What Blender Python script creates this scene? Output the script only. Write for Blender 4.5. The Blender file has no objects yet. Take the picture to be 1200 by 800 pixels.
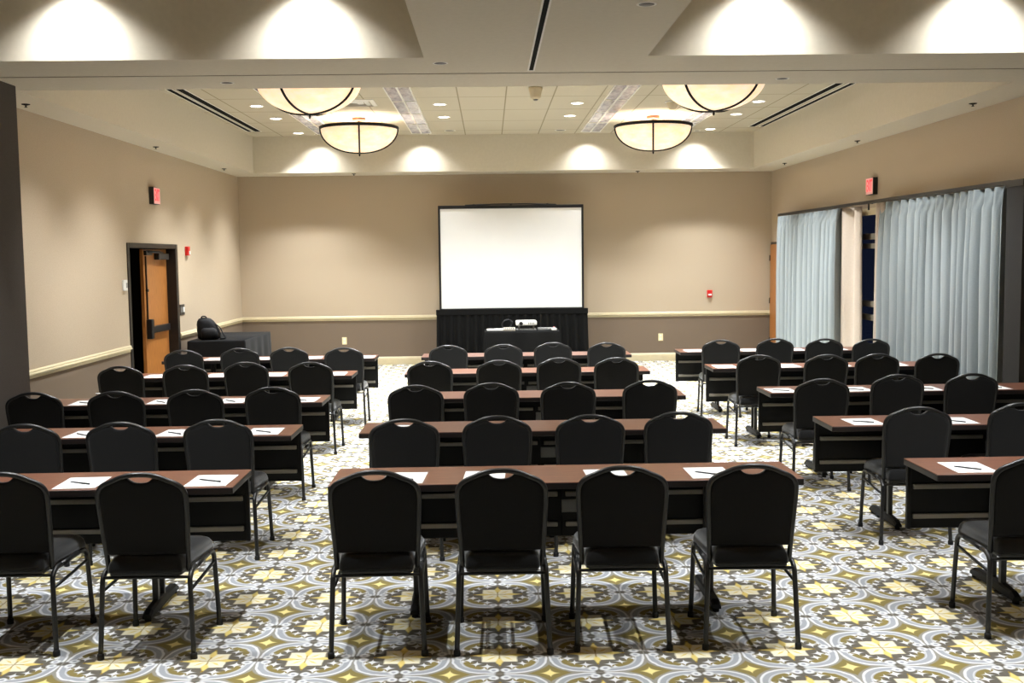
import bpy, bmesh, math, random
from mathutils import Vector, Matrix
random.seed(7)
PI = math.pi
scn = bpy.context.scene
COL = scn.collection

# ------------------------------------------------------------------ helpers
def lin(c):
    return c / 12.92 if c <= 0.04045 else ((c + 0.055) / 1.055) ** 2.4
def rgb(r, g, b):
    return (lin(r / 255), lin(g / 255), lin(b / 255), 1.0)

class MB:
    """collects shapes into one mesh"""
    def __init__(self):
        self.bm = bmesh.new()
        self.mi = 0
    def _mark(self, faces, smooth=False):
        for f in faces:
            f.material_index = self.mi
            f.smooth = smooth
    def box(self, x0, x1, y0, y1, z0, z1, bevel=0.0, seg=2, mat=None):
        M = Matrix.Translation(((x0 + x1) / 2, (y0 + y1) / 2, (z0 + z1) / 2)) @ Matrix.Diagonal((abs(x1 - x0), abs(y1 - y0), abs(z1 - z0), 1))
        if mat is not None:
            M = mat @ M
        r = bmesh.ops.create_cube(self.bm, size=1, matrix=M)
        vs = r['verts']
        if bevel > 0:
            es = list({e for v in vs for e in v.link_edges})
            rb = bmesh.ops.bevel(self.bm, geom=es, offset=bevel, segments=seg, affect='EDGES', profile=0.5)
            self._mark({f for f in rb['faces']} | {f for v in rb['verts'] for f in v.link_faces})
        else:
            self._mark({f for v in vs for f in v.link_faces})
        return self
    def tube(self, pts, r, n=10, closed=False, flat=1.0):
        pts = [Vector(p) for p in pts]
        N = len(pts)
        rings = []
        prev = None
        for i, p in enumerate(pts):
            if closed:
                t = (pts[(i + 1) % N] - pts[i - 1]).normalized()
            elif i == 0:
                t = (pts[1] - pts[0]).normalized()
            elif i == N - 1:
                t = (pts[-1] - pts[-2]).normalized()
            else:
                t = ((pts[i + 1] - p).normalized() + (p - pts[i - 1]).normalized()).normalized()
            if prev is None:
                a = Vector((0, 0, 1)) if abs(t.z) < 0.9 else Vector((0, 1, 0))
                u = t.cross(a).normalized()
            else:
                u = (prev - t * prev.dot(t)).normalized()
            prev = u
            w = t.cross(u)
            rr = r[i] if isinstance(r, (list, tuple)) else r
            rings.append([self.bm.verts.new(p + u * math.cos(2 * PI * k / n) * rr + w * math.sin(2 * PI * k / n) * rr * flat) for k in range(n)])
        fs = []
        for i in range(N if closed else N - 1):
            a, b = rings[i], rings[(i + 1) % N]
            for k in range(n):
                fs.append(self.bm.faces.new((a[k], a[(k + 1) % n], b[(k + 1) % n], b[k])))
        self._mark(fs, True)
        if not closed:
            self._mark([self.bm.faces.new(rings[0][::-1]), self.bm.faces.new(rings[-1])])
        return self
    def lathe(self, prof, n=32, c=(0, 0, 0), smooth=True):
        rings = []
        for (r, z) in prof:
            if r < 1e-6:
                rings.append([self.bm.verts.new((c[0], c[1], c[2] + z))])
            else:
                rings.append([self.bm.verts.new((c[0] + r * math.cos(2 * PI * k / n), c[1] + r * math.sin(2 * PI * k / n), c[2] + z)) for k in range(n)])
        fs = []
        for a, b in zip(rings, rings[1:]):
            for k in range(n):
                k2 = (k + 1) % n
                if len(a) == 1 and len(b) == 1:
                    continue
                if len(a) == 1:
                    fs.append(self.bm.faces.new((a[0], b[k2], b[k])))
                elif len(b) == 1:
                    fs.append(self.bm.faces.new((a[k], a[k2], b[0])))
                else:
                    fs.append(self.bm.faces.new((a[k], a[k2], b[k2], b[k])))
        self._mark(fs, smooth)
        return self
    def rings(self, rings, smooth=True, cap=True):
        R = [[self.bm.verts.new(p) for p in ring] for ring in rings]
        n = len(R[0])
        fs = []
        for a, b in zip(R, R[1:]):
            for k in range(n):
                fs.append(self.bm.faces.new((a[k], a[(k + 1) % n], b[(k + 1) % n], b[k])))
        self._mark(fs, smooth)
        if cap:
            self._mark([self.bm.faces.new(R[0][::-1]), self.bm.faces.new(R[-1])], smooth)
        return self
    def grid(self, P, smooth=True):
        V = [[self.bm.verts.new(p) for p in row] for row in P]
        fs = []
        for i in range(len(V) - 1):
            for j in range(len(V[0]) - 1):
                fs.append(self.bm.faces.new((V[i][j], V[i][j + 1], V[i + 1][j + 1], V[i + 1][j])))
        self._mark(fs, smooth)
        return self
    def mesh(self, name, mats):
        bmesh.ops.recalc_face_normals(self.bm, faces=self.bm.faces[:])
        me = bpy.data.meshes.new(name)
        self.bm.to_mesh(me)
        self.bm.free()
        for m in (mats if isinstance(mats, (list, tuple)) else [mats]):
            me.materials.append(m)
        return me
    def build(self, name, mats, parent=None, loc=None):
        o = bpy.data.objects.new(name, self.mesh(name, mats))
        COL.objects.link(o)
        if parent is not None:
            o.parent = parent
        if loc is not None:
            o.location = loc
        return o

def tag(o, label=None, cat=None, group=None, kind=None):
    if label:
        o['label'] = label
    if cat:
        o['category'] = cat
    if group:
        o['group'] = group
    if kind:
        o['kind'] = kind
    return o
def thing(name, label, cat, loc=(0, 0, 0), rz=0.0, group=None):
    o = bpy.data.objects.new(name, None)
    o.empty_display_size = 0.1
    COL.objects.link(o)
    o.location = loc
    o.rotation_euler = (0, 0, rz)
    return tag(o, label, cat, group)
def struct(mb, name, mats, label=None):
    o = mb.build(name, mats)
    o['kind'] = 'structure'
    o['category'] = name.split('_')[0]
    if label:
        o['label'] = label
    return o
def copy_tree(o, parent=None):
    c = o.copy()
    COL.objects.link(c)
    if parent is not None:
        c.parent = parent
    for ch in [x for x in KIDS.get(o.name, [])]:
        copy_tree(ch, c)
    return c
KIDS = {}
def index_kids(o):
    for ch in o.children:
        KIDS.setdefault(o.name, []).append(ch)
        index_kids(ch)
_first = {}
def instance(key, maker):
    """first call builds it; later calls copy the thing and its parts"""
    if key not in _first:
        _first[key] = maker()
        index_kids(_first[key])
        return _first[key]
    return copy_tree(_first[key])

# ------------------------------------------------------------------ node maths
class E_:
    def __init__(s, nt, sock): s.nt, s.s = nt, sock
    def _op(s, op, *others, clamp=False):
        n = s.nt.nodes.new('ShaderNodeMath'); n.operation = op; n.use_clamp = clamp
        for i, a in enumerate((s,) + others):
            if isinstance(a, E_): s.nt.links.new(a.s, n.inputs[i])
            else: n.inputs[i].default_value = float(a)
        return E_(s.nt, n.outputs[0])
    def __add__(s, o): return s._op('ADD', o)
    def __sub__(s, o): return s._op('SUBTRACT', o)
    def __mul__(s, o): return s._op('MULTIPLY', o)
    def __truediv__(s, o): return s._op('DIVIDE', o)
    def abs(s): return s._op('ABSOLUTE')
    def cos(s): return s._op('COSINE')
    def sqrt(s): return s._op('SQRT')
    def fract(s): return s._op('FRACT')
    def min(s, o): return s._op('MINIMUM', o)
    def max(s, o): return s._op('MAXIMUM', o)
    def pow(s, o): return s._op('POWER', o)
    def lt(s, a, soft):
        """1 where s < a, with a soft step"""
        return (E_.const(s.nt, a) - s)._op('DIVIDE', soft)._op('ADD', 0.5, clamp=True)
    @staticmethod
    def const(nt, v):
        if isinstance(v, E_): return v
        n = nt.nodes.new('ShaderNodeValue'); n.outputs[0].default_value = v
        return E_(nt, n.outputs[0])

def new_mat(name, base=(0.5, 0.5, 0.5, 1), rough=0.6, metal=0.0, spec=0.5, **kw):
    m = bpy.data.materials.new(name)
    m.use_nodes = True
    b = m.node_tree.nodes['Principled BSDF']
    b.inputs['Base Color'].default_value = base
    b.inputs['Roughness'].default_value = rough
    b.inputs['Metallic'].default_value = metal
    b.inputs['Specular IOR Level'].default_value = spec
    for k, v in kw.items():
        b.inputs[k.replace('_', ' ')].default_value = v
    return m
def nodes(m):
    return m.node_tree, m.node_tree.nodes['Principled BSDF']
def mixc(nt, fac, a, b):
    n = nt.nodes.new('ShaderNodeMix'); n.data_type = 'RGBA'
    nt.links.new(fac.s if isinstance(fac, E_) else fac, n.inputs[0])
    for sock, v in ((n.inputs[6], a), (n.inputs[7], b)):
        if isinstance(v, tuple): sock.default_value = v
        else: nt.links.new(v, sock)
    return n.outputs[2]
def coords(nt, scale=(1, 1, 1), src='Object'):
    tc = nt.nodes.new('ShaderNodeTexCoord'); mp = nt.nodes.new('ShaderNodeMapping')
    mp.inputs['Scale'].default_value = scale
    nt.links.new(tc.outputs[src], mp.inputs['Vector'])
    return mp.outputs[0]
def noise(nt, vec, scale, detail=3.0, rough=0.5):
    n = nt.nodes.new('ShaderNodeTexNoise')
    n.inputs['Scale'].default_value = scale; n.inputs['Detail'].default_value = detail; n.inputs['Roughness'].default_value = rough
    nt.links.new(vec, n.inputs['Vector'])
    return E_(nt, n.outputs['Fac'])
def noisy(m, a, b, scale, vscale=(1, 1, 1), bump=0.0, contrast=1.0):
    nt, bs = nodes(m)
    f = noise(nt, coords(nt, vscale), scale)
    f2 = ((f - 0.5) * (2.0 * contrast) + 0.5)._op('ADD', 0.0, clamp=True)
    nt.links.new(mixc(nt, f2, a, b), bs.inputs['Base Color'])
    if bump:
        bn = nt.nodes.new('ShaderNodeBump'); bn.inputs['Strength'].default_value = bump; bn.inputs['Distance'].default_value = 0.002
        nt.links.new(f.s, bn.inputs['Height']); nt.links.new(bn.outputs[0], bs.inputs['Normal'])
    return m
def emit(m, col, strength):
    nt, bs = nodes(m)
    bs.inputs['Emission Color'].default_value = col
    bs.inputs['Emission Strength'].default_value = strength
    return m

# ------------------------------------------------------------------ materials
M = {}
M['wall'] = noisy(new_mat('wall_vinyl', rough=0.75, spec=0.25), rgb(188, 172, 150), rgb(176, 160, 138), 60, (1, 1, 3), 0.15)
M['wainscot'] = noisy(new_mat('wainscot_vinyl', rough=0.8, spec=0.2), rgb(122, 107, 92), rgb(111, 97, 83), 70, (1, 1, 4), 0.2)
M['partition'] = noisy(new_mat('partition_fabric', rough=0.85, spec=0.15), rgb(84, 78, 73), rgb(73, 68, 64), 90, (1, 1, 3), 0.2)
M['return'] = noisy(new_mat('return_fabric', rough=0.85, spec=0.15), rgb(62, 61, 60), rgb(54, 53, 53), 90, (1, 1, 3), 0.2)
M['rail'] = noisy(new_mat('painted_rail', rough=0.4), rgb(206, 193, 160), rgb(198, 185, 152), 12, (1, 1, 1))
M['plaster'] = noisy(new_mat('plaster', rough=0.9, spec=0.15), rgb(206, 198, 180), rgb(201, 193, 175), 25, (1, 1, 1), 0.05)
M['black_gap'] = new_mat('black_gap', (0.002, 0.002, 0.002, 1), 0.9, spec=0.1)
M['bronze'] = new_mat('bronze_frame', rgb(38, 33, 30), 0.4, 0.4)
M['oak'] = noisy(new_mat('oak_door', rough=0.4), rgb(172, 114, 58), rgb(146, 92, 42), 14, (6, 6, 0.6), 0.05, 1.5)
M['steel'] = new_mat('brushed_steel', (0.45, 0.44, 0.42, 1), 0.3, 0.9)
M['black_plastic'] = new_mat('black_plastic', (0.008, 0.008, 0.009, 1), 0.35)
M['white_plastic'] = new_mat('white_plastic', (0.75, 0.74, 0.70, 1), 0.4)
M['cream_plastic'] = new_mat('cream_plastic', rgb(238, 222, 176), 0.4)
M['grey_plastic'] = new_mat('grey_plastic', (0.24, 0.24, 0.23, 1), 0.5)
M['red_plastic'] = new_mat('red_plastic', rgb(200, 30, 24), 0.35)
M['red_letters'] = emit(new_mat('red_letters', rgb(230, 40, 45), 0.5), (1.0, 0.06, 0.07, 1), 1.0)
M['sign_face'] = emit(new_mat('sign_face', rgb(235, 180, 175), 0.4), (1.0, 0.55, 0.5, 1), 0.12)
M['fabric'] = noisy(new_mat('chair_fabric', rough=0.95, spec=0.12, Sheen_Weight=0.6, Sheen_Roughness=0.38), (0.010, 0.010, 0.0103, 1), (0.017, 0.017, 0.0174, 1), 420, (1, 1, 1), 0.3)
M['frame'] = noisy(new_mat('chair_frame', rough=0.36, spec=0.55), (0.006, 0.006, 0.0065, 1), (0.012, 0.012, 0.0125, 1), 250, (1, 1, 1), 0.08)
M['rubber'] = new_mat('rubber', (0.008, 0.008, 0.008, 1), 0.7)
M['laminate'] = noisy(new_mat('laminate', rough=0.38, spec=0.45), rgb(118, 74, 54), rgb(96, 58, 42), 9, (1, 14, 1), 0.0, 1.3)
M['edge'] = new_mat('table_edge', (0.016, 0.010, 0.009, 1), 0.45)
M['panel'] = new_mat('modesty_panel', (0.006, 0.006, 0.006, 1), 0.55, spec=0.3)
M['alu'] = new_mat('rail_strip', (0.30, 0.28, 0.24, 1), 0.4, 0.2)
M['paper'] = new_mat('paper', (0.82, 0.82, 0.81, 1), 0.7, spec=0.2)
M['pen'] = new_mat('pen_plastic', (0.015, 0.015, 0.018, 1), 0.3)
M['screen'] = noisy(new_mat('projection_fabric', rough=0.8, spec=0.1), (0.80, 0.80, 0.79, 1), (0.775, 0.775, 0.77, 1), 3)
M['skirt'] = noisy(new_mat('black_cloth', rough=0.95, spec=0.08), (0.006, 0.006, 0.006, 1), (0.010, 0.010, 0.010, 1), 120, (1, 1, 1), 0.1)
M['tablecloth'] = noisy(new_mat('charcoal_cloth', rough=0.95, spec=0.1, Sheen_Weight=0.03), (0.007, 0.007, 0.0075, 1), (0.011, 0.011, 0.0115, 1), 160, (1, 1, 1), 0.1)
M['curtain'] = noisy(new_mat('curtain_fabric', rough=0.85, spec=0.15, Sheen_Weight=0.15), rgb(152, 161, 164), rgb(142, 151, 155), 90, (1, 1, 2), 0.1)
M['lining'] = noisy(new_mat('lining_fabric', rough=0.9, spec=0.1), rgb(206, 193, 180), rgb(198, 185, 172), 60)
M['backpack'] = noisy(new_mat('backpack_nylon', rough=0.7, spec=0.2), (0.006, 0.006, 0.007, 1), (0.011, 0.011, 0.012, 1), 60, (1, 1, 1), 0.3)
M['iron'] = new_mat('dark_iron', (0.004, 0.003, 0.003, 1), 0.6, 0.0, spec=0.25)
M['canopy'] = new_mat('copper_canopy', rgb(70, 36, 18), 0.5, 0.0)
M['detector'] = new_mat('beige_plastic', rgb(204, 190, 160), 0.5)
M['lamp_lens'] = emit(new_mat('lamp_lens', (0.9, 0.9, 0.85, 1), 0.4), (1.0, 0.94, 0.84, 1), 7.0)
M['off_shaded_lens'] = new_mat('unlit_shaded_baffle', (0.05, 0.045, 0.04, 1), 0.5)
M['seam'] = new_mat('seam', rgb(160, 152, 135), 0.8)
M['window_frame'] = new_mat('window_frame', rgb(120, 113, 100), 0.45)
M['trim_white'] = new_mat('white_trim', (0.74, 0.72, 0.67, 1), 0.5)
M['night'] = new_mat('night_outside', (0.0, 0.0, 0.0, 1), 1.0)

# alabaster bowl
m = new_mat('alabaster', rgb(250, 222, 176), 0.35)
nt, bs = nodes(m)
f = noise(nt, coords(nt, (1, 1, 2.5)), 5.0, 6, 0.6)
c = mixc(nt, ((f - 0.5) * 2.4 + 0.5)._op('ADD', 0, clamp=True), rgb(253, 212, 168), rgb(255, 240, 212))
nt.links.new(c, bs.inputs['Base Color']); nt.links.new(c, bs.inputs['Emission Color'])
bs.inputs['Emission Strength'].default_value = 0.46
M['alabaster'] = m

# troffer lens: pale violet prismatic acrylic
m = new_mat('prismatic_lens', rough=0.25, spec=0.6)
nt, bs = nodes(m)
f = noise(nt, coords(nt, (6, 2, 1)), 2.0, 4, 0.65)
nt.links.new(mixc(nt, ((f - 0.5) * 3 + 0.5)._op('ADD', 0, clamp=True), rgb(112, 106, 124), rgb(206, 202, 208)), bs.inputs['Base Color'])
M['lens'] = m

# lay-in ceiling tiles, 2 ft by 4 ft with thin grid lines
m = new_mat('ceiling_tiles', rough=0.9, spec=0.15)
nt, bs = nodes(m)
tc = nt.nodes.new('ShaderNodeTexCoord'); sp = nt.nodes.new('ShaderNodeSeparateXYZ')
nt.links.new(tc.outputs['Object'], sp.inputs[0])
X, Y = E_(nt, sp.outputs[0]), E_(nt, sp.outputs[1])
gx = (((X - 0.24) / 0.61 + 100.5).fract() - 0.5).abs() * 0.61
gy = (((Y - 13.9) / 1.22 + 100.5).fract() - 0.5).abs() * 1.22
line = gx.lt(0.008, 0.004).max(gy.lt(0.011, 0.006))
f = noise(nt, coords(nt), 140, 2)
tilec = mixc(nt, f, rgb(192, 184, 164), rgb(184, 175, 155))
nt.links.new(mixc(nt, line, tilec, rgb(140, 130, 108)), bs.inputs['Base Color'])
M['tiles'] = m

# medallion carpet
m = new_mat('medallion_carpet', rough=0.95, spec=0.08)
nt, bs = nodes(m)
tc = nt.nodes.new('ShaderNodeTexCoord'); sp = nt.nodes.new('ShaderNodeSeparateXYZ')
nt.links.new(tc.outputs['Object'], sp.inputs[0])
X, Y = E_(nt, sp.outputs[0]), E_(nt, sp.outputs[1])
CELL = 0.459
wob = noise(nt, coords(nt), 18.0, 2)
u = ((X - 0.022) / CELL + 100.5).fract() - 0.5 + (wob - 0.5) * 0.03
v = ((Y - 4.96) / CELL + 100.5).fract() - 0.5 + (wob - 0.5) * 0.03
au, av = u.abs(), v.abs()
r = (u * u + v * v).sqrt()
big, sml = au.max(av), au.min(av)
rr = (au.pow(2.9) + av.pow(2.9)).pow(1 / 2.9)
GREY, OLIVE, RINGC, WHITE, CREAM, YEL = rgb(112, 108, 99), rgb(136, 123, 76), rgb(164, 167, 174), rgb(222, 223, 225), rgb(240, 232, 204), rgb(228, 206, 124)
def layer(c, mask, col): return mixc(nt, mask, c, col)
def star(cx, cy, size, a=au, b=av, sf=0.03):
    return ((a - cx).abs().sqrt() + (b - cy).abs().sqrt()).lt(math.sqrt(size), sf * 2)
col = mixc(nt, noise(nt, coords(nt), 30, 2), GREY, rgb(96, 90, 80))
# olive band inside the ring, strongest on the diagonals
diag = (sml / big.max(0.001)).lt(0.33, 0.15) * -1.0 + 1.0
inring = rr.lt(0.40, 0.02) * (rr.lt(0.315, 0.05) * -1.0 + 1.0)
col = layer(col, inring * diag, OLIVE)
# little white florets
for (a, b, s_) in ((0.30, 0.125, 0.085), (0.23, 0.24, 0.08), (0.375, 0.16, 0.055)):
    col = layer(col, star(a, b, s_, big, sml), WHITE)
# scroll ring
outside = rr.lt(0.495, 0.012) * -1.0 + 1.0
ring = rr.lt(0.495, 0.012) * (rr.lt(0.398, 0.02) * -1.0 + 1.0)
gap = sml.lt(0.05, 0.03)
ringmask = ring * (gap * -1.0 + 1.0)
col = layer(col, ringmask, RINGC)
edge = ringmask * ((rr.lt(0.468, 0.012) * -1.0 + 1.0).max(rr.lt(0.414, 0.012) * 0.7))
col = layer(col, edge, WHITE)
# scroll curls where the ring breaks on the axes
cu = ((big - 0.405) * (big - 0.405) * 1.0 + (sml - 0.06) * (sml - 0.06)).sqrt()
col = layer(col, cu.lt(0.052, 0.02), WHITE)
col = layer(col, cu.lt(0.022, 0.015), RINGC)
# cream square and yellow petals
col = layer(col, big.lt(0.182, 0.02), CREAM)
petal = (sml + (big - 0.17).abs() * 0.33).lt(0.040, 0.02) * big.lt(0.33, 0.02)
col = layer(col, petal, YEL)
dpet = ((au - av).abs() + (r - 0.12).abs() * 0.3).lt(0.022, 0.015) * r.lt(0.20, 0.02)
col = layer(col, dpet, rgb(226, 206, 130))
dot = ((big - 0.285) * (big - 0.285) + sml * sml).sqrt().lt(0.014, 0.012)
col = layer(col, dot.max((sml.lt(0.008, 0.008) * big.lt(0.1, 0.02)) * 0.7), rgb(150, 120, 40))
# olive corner lozenge with a yellow star
cu_, cv_ = (au - 0.5).abs(), (av - 0.5).abs()
col = layer(col, outside, rgb(150, 147, 138))
col = layer(col, outside * (cu_.pow(0.8) + cv_.pow(0.8)).lt(0.225 ** 0.8, 0.04), OLIVE)
cs = (cu_.pow(0.62) + cv_.pow(0.62)).lt(0.105 ** 0.62, 0.06)
col = layer(col, cs, rgb(240, 222, 150))
nt.links.new(col, bs.inputs['Base Color'])
pile = noise(nt, coords(nt), 260, 2)
bn = nt.nodes.new('ShaderNodeBump'); bn.inputs['Strength'].default_value = 0.25; bn.inputs['Distance'].default_value = 0.004
nt.links.new(pile.s, bn.inputs['Height']); nt.links.new(bn.outputs[0], bs.inputs['Normal'])
M['carpet'] = m

# window glass
m = new_mat('window_glass', (0.55, 0.62, 0.8, 1), 0.02, spec=0.5)
nt, bs = nodes(m)
bs.inputs['Transmission Weight'].default_value = 1.0
bs.inputs['IOR'].default_value = 1.1
M['glass'] = m

# ------------------------------------------------------------------ room constants
XL, XR, YB = -4.37, 5.0, 18.9
ZC, ZT = 3.323, 3.928
NXL, NXR, YP = -3.84, 5.0, 8.93       # near part of the room, beyond the partition line
YN = -2.5
RZ = 0.79                               # wainscot line
TX0, TX1, TY0, TY1 = -3.925, 4.49, 9.17, 18.15

# floor
fl = MB().box(XL - 1.7, XR + 0.15, YN, YB + 0.15, -0.1, 0.0)
struct(fl, 'floor', M['carpet'], 'carpet of grey, yellow and olive medallions across the room')

# walls: wainscot below, vinyl above
def wall_slab(mb, x0, x1, y0, y1, z0, z1):
    if z0 < RZ < z1:
        mb.mi = 1; mb.box(x0, x1, y0, y1, z0, RZ)
        mb.mi = 0; mb.box(x0, x1, y0, y1, RZ, z1)
    else:
        mb.mi = 0 if z0 >= RZ else 1
        mb.box(x0, x1, y0, y1, z0, z1)
DY0, DY1, DZ = 13.07, 15.05, 2.07
w = MB()
wall_slab(w, XL - .15, XL, YP, DY0, 0, ZC)
wall_slab(w, XL - .15, XL, DY1, YB + .15, 0, ZC)
w.mi = 0; w.box(XL - .15, XL, DY0, DY1, DZ, ZC)
struct(w, 'wall_left', [M['wall'], M['wainscot']])
w = MB(); wall_slab(w, XL, XR + .15, YB, YB + .15, 0, ZC)
struct(w, 'wall_back', [M['wall'], M['wainscot']])
WY0, WY1, WZ = 10.15, 17.75, 2.46       # window band behind the curtains
w = MB()
wall_slab(w, XR, XR + .15, YP, WY0, 0, ZC)
wall_slab(w, XR, XR + .15, WY1, YB, 0, ZC)
w.mi = 0; w.box(XR, XR + .15, WY0, WY1, WZ, ZC)
struct(w, 'wall_right', [M['wall'], M['wainscot']])
# near half: dark fabric partition pockets on both sides, and the wall behind the camera
w = MB().box(NXL - .68, NXL, YN, YP, 0, ZC)
struct(w, 'wall_partition_left', M['partition'])
w = MB().box(NXR, NXR + .68, YN, YP, 0, ZC)
struct(w, 'wall_partition_right', M['partition'])
w = MB().box(NXL, NXR, YN - .15, YN, 0, ZC)
struct(w, 'wall_front', M['wall'])

# ceiling: flat soffit with two near trays and the far tray
NT = ((-3.75, -0.45, 1.2, 7.83), (1.165, 4.40, 1.2, 7.83))
c = MB()
zt2 = 4.05
def soffit(x0, x1, y0, y1): c.box(x0, x1, y0, y1, ZC, zt2)
soffit(NXL - .7, NXR + .7, 7.83, TY0)
soffit(NXL - .7, NXR + .7, YN - .15, 1.2)
soffit(NXL - .7, -3.75, 1.2, 7.83); soffit(-0.45, 1.165, 1.2, 7.83); soffit(4.40, NXR + .7, 1.2, 7.83)
soffit(XL - .15, TX0, TY0, YB + .15); soffit(TX1, XR + .15, TY0, YB + .15); soffit(TX0, TX1, TY1, YB + .15)
struct(c, 'ceiling', M['plaster'], 'pale plaster soffit and beam around the ceiling trays')
c = MB().box(TX0, TX1, TY0, TY1, ZT, ZT + .1)
struct(c, 'ceiling_tiles', M['tiles'], 'lay-in tile ceiling inside the far tray')
c = MB()
for (x0, x1, y0, y1) in NT:
    c.box(x0, x1, y0, y1, ZT, ZT + .1)
struct(c, 'ceiling_trays', M['plaster'], 'plain ceiling of the two near trays')

# partition track: a thin dark line along the beam
struct(MB().box(NXL + .02, NXR, 8.50, 8.515, ZC - .004, ZC + .01), 'trim_1', M['seam'], 'thin dark partition track line along the beam')

# chair rail and baseboard
def rail_profile(mb, p0, p1, inward, z0, prof):
    """extrude a profile (depth, height) along p0-p1"""
    p0, p1, n = Vector(p0), Vector(p1), Vector(inward)
    ringa = [p0 + n * d + Vector((0, 0, z0 + h)) for d, h in prof]
    ringb = [p1 + n * d + Vector((0, 0, z0 + h)) for d, h in prof]
    mb.rings([ringa, ringb], smooth=False)
RP = [(0, 0), (0.006, 0), (0.008, 0.026), (0.018, 0.034), (0.030, 0.037), (0.030, 0.050), (0.020, 0.056), (0.020, 0.070), (0.012, 0.080), (0, 0.083)]
BP = [(0, 0), (0.016, 0), (0.016, 0.10), (0.010, 0.125), (0, 0.14)]
RAILZ = 0.788
mb = MB()
rail_profile(mb, (XL, YP, 0), (XL, DY0 - .06, 0), (1, 0, 0), RAILZ, RP)
rail_profile(mb, (XL, DY1 + .06, 0), (XL, YB, 0), (1, 0, 0), RAILZ, RP)
struct(mb, 'trim_2', M['rail'], 'cream chair rail on the left wall')
mb = MB(); rail_profile(mb, (XL, YB, 0), (XR, YB, 0), (0, -1, 0), RAILZ, RP)
struct(mb, 'trim_3', M['rail'], 'cream chair rail on the back wall')
mb = MB()
rail_profile(mb, (XL, YP, 0), (XL, DY0 - .06, 0), (1, 0, 0), 0, BP)
rail_profile(mb, (XL, DY1 + .06, 0), (XL, YB, 0), (1, 0, 0), 0, BP)
struct(mb, 'baseboard_left', M['rail'])
mb = MB(); rail_profile(mb, (XL, YB, 0), (XR, YB, 0), (0, -1, 0), 0, BP)
struct(mb, 'baseboard_back', M['rail'])

# dark return panel at the near end of the curtains
mb = MB(); mb.mi = 0; mb.box(4.795, XR, 9.55, 9.86, 0, 2.47); mb.mi = 1; mb.box(4.785, XR, 9.54, 9.87, 2.47, 2.53)
struct(mb, 'trim_4', [M['return'], M['black_plastic']], 'dark grey return panel with black cap ending the curtain wall')

# ------------------------------------------------------------------ left double doors
mb = MB()
mb.box(XL - .17, XL + .012, DY0 - .05, DY0 + .03, 0, DZ + .04, .004, 1)
mb.box(XL - .17, XL + .012, DY1 - .05, DY1 + .05, 0, DZ + .04, .004, 1)
mb.box(XL - .17, XL + .012, DY0 + .03, DY1 - .05, DZ - .02, DZ + .04, .004, 1)
d1 = struct(mb, 'door_1', M['bronze'], 'dark bronze double door frame in the left wall')
d1['category'] = 'door'
leaf = MB().box(-0.045, 0, -0.92, 0, 0.01, DZ - .03, .003, 1).build('door_leaf', M['oak'], d1, (XL - .12, DY1 - .055, 0))
leaf.rotation_euler = (0, 0, math.radians(-1.5))
leaf['label'] = 'light oak door leaf standing slightly ajar'
mb = MB(); mb.box(.0, .055, -.80, -.08, .93, 1.02, .01); mb.box(0, .075, -.89, -.79, .86, 1.12, .012)
mb.build('panic_bar', M['black_plastic'], leaf)
mb = MB(); mb.box(0, .02, -.86, -.84, 1.12, 1.95, .004); mb.tube([(0, -.85, 1.5), (.035, -.85, 1.5)], .018)
mb.build('latch_rod', M['black_plastic'], leaf)
mb = MB(); mb.box(0, .07, -.50, -.08, 1.90, 1.985, .01); mb.tube([(.05, -.3, 1.99), (.10, -.58, 2.0), (.03, -.86, 2.01)], .016); mb.box(0, .04, -.90, -.66, 1.96, 2.02, .006)
mb.build('door_closer', M['black_plastic'], leaf)
leaf2 = MB().box(-0.045, 0, 0, .92, 0.01, DZ - .03, .003, 1).build('door_leaf', M['oak'], d1, (XL - .125, DY0 + .035, 0))
leaf2.rotation_euler = (0, 0, math.radians(84))
leaf2['label'] = 'open oak door leaf out in the dark corridor'
mb = MB(); mb.box(.0, .055, .08, .80, .93, 1.02, .01); mb.build('panic_bar', M['steel'], leaf2)
# unlit corridor behind
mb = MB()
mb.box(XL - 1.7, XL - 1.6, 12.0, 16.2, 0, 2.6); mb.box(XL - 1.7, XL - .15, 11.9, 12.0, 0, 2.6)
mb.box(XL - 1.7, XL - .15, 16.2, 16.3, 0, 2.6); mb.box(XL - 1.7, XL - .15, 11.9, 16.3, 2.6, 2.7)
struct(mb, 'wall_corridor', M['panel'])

# right wall oak door in the far corner
mb = MB()
mb.box(XR - .012, XR + .02, 17.86, 17.90, 0, 2.08); mb.box(XR - .012, XR + .02, 18.85, 18.89, 0, 2.08); mb.box(XR - .012, XR + .02, 17.90, 18.85, 2.04, 2.08)
d2 = struct(mb, 'door_2', M['bronze'], 'oak door in the far right corner beside the curtains')
MB().box(XR - .035, XR - .001, 17.905, 18.845, .01, 2.035, .003, 1).build('door_leaf', M['oak'], d2)
mb = MB(); [mb.tube([(XR - .04, 18.84, z), (XR - .04, 18.84, z + .1)], .012) for z in (.3, 1.0, 1.75)]
mb.build('hinge', M['bronze'], d2)

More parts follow.
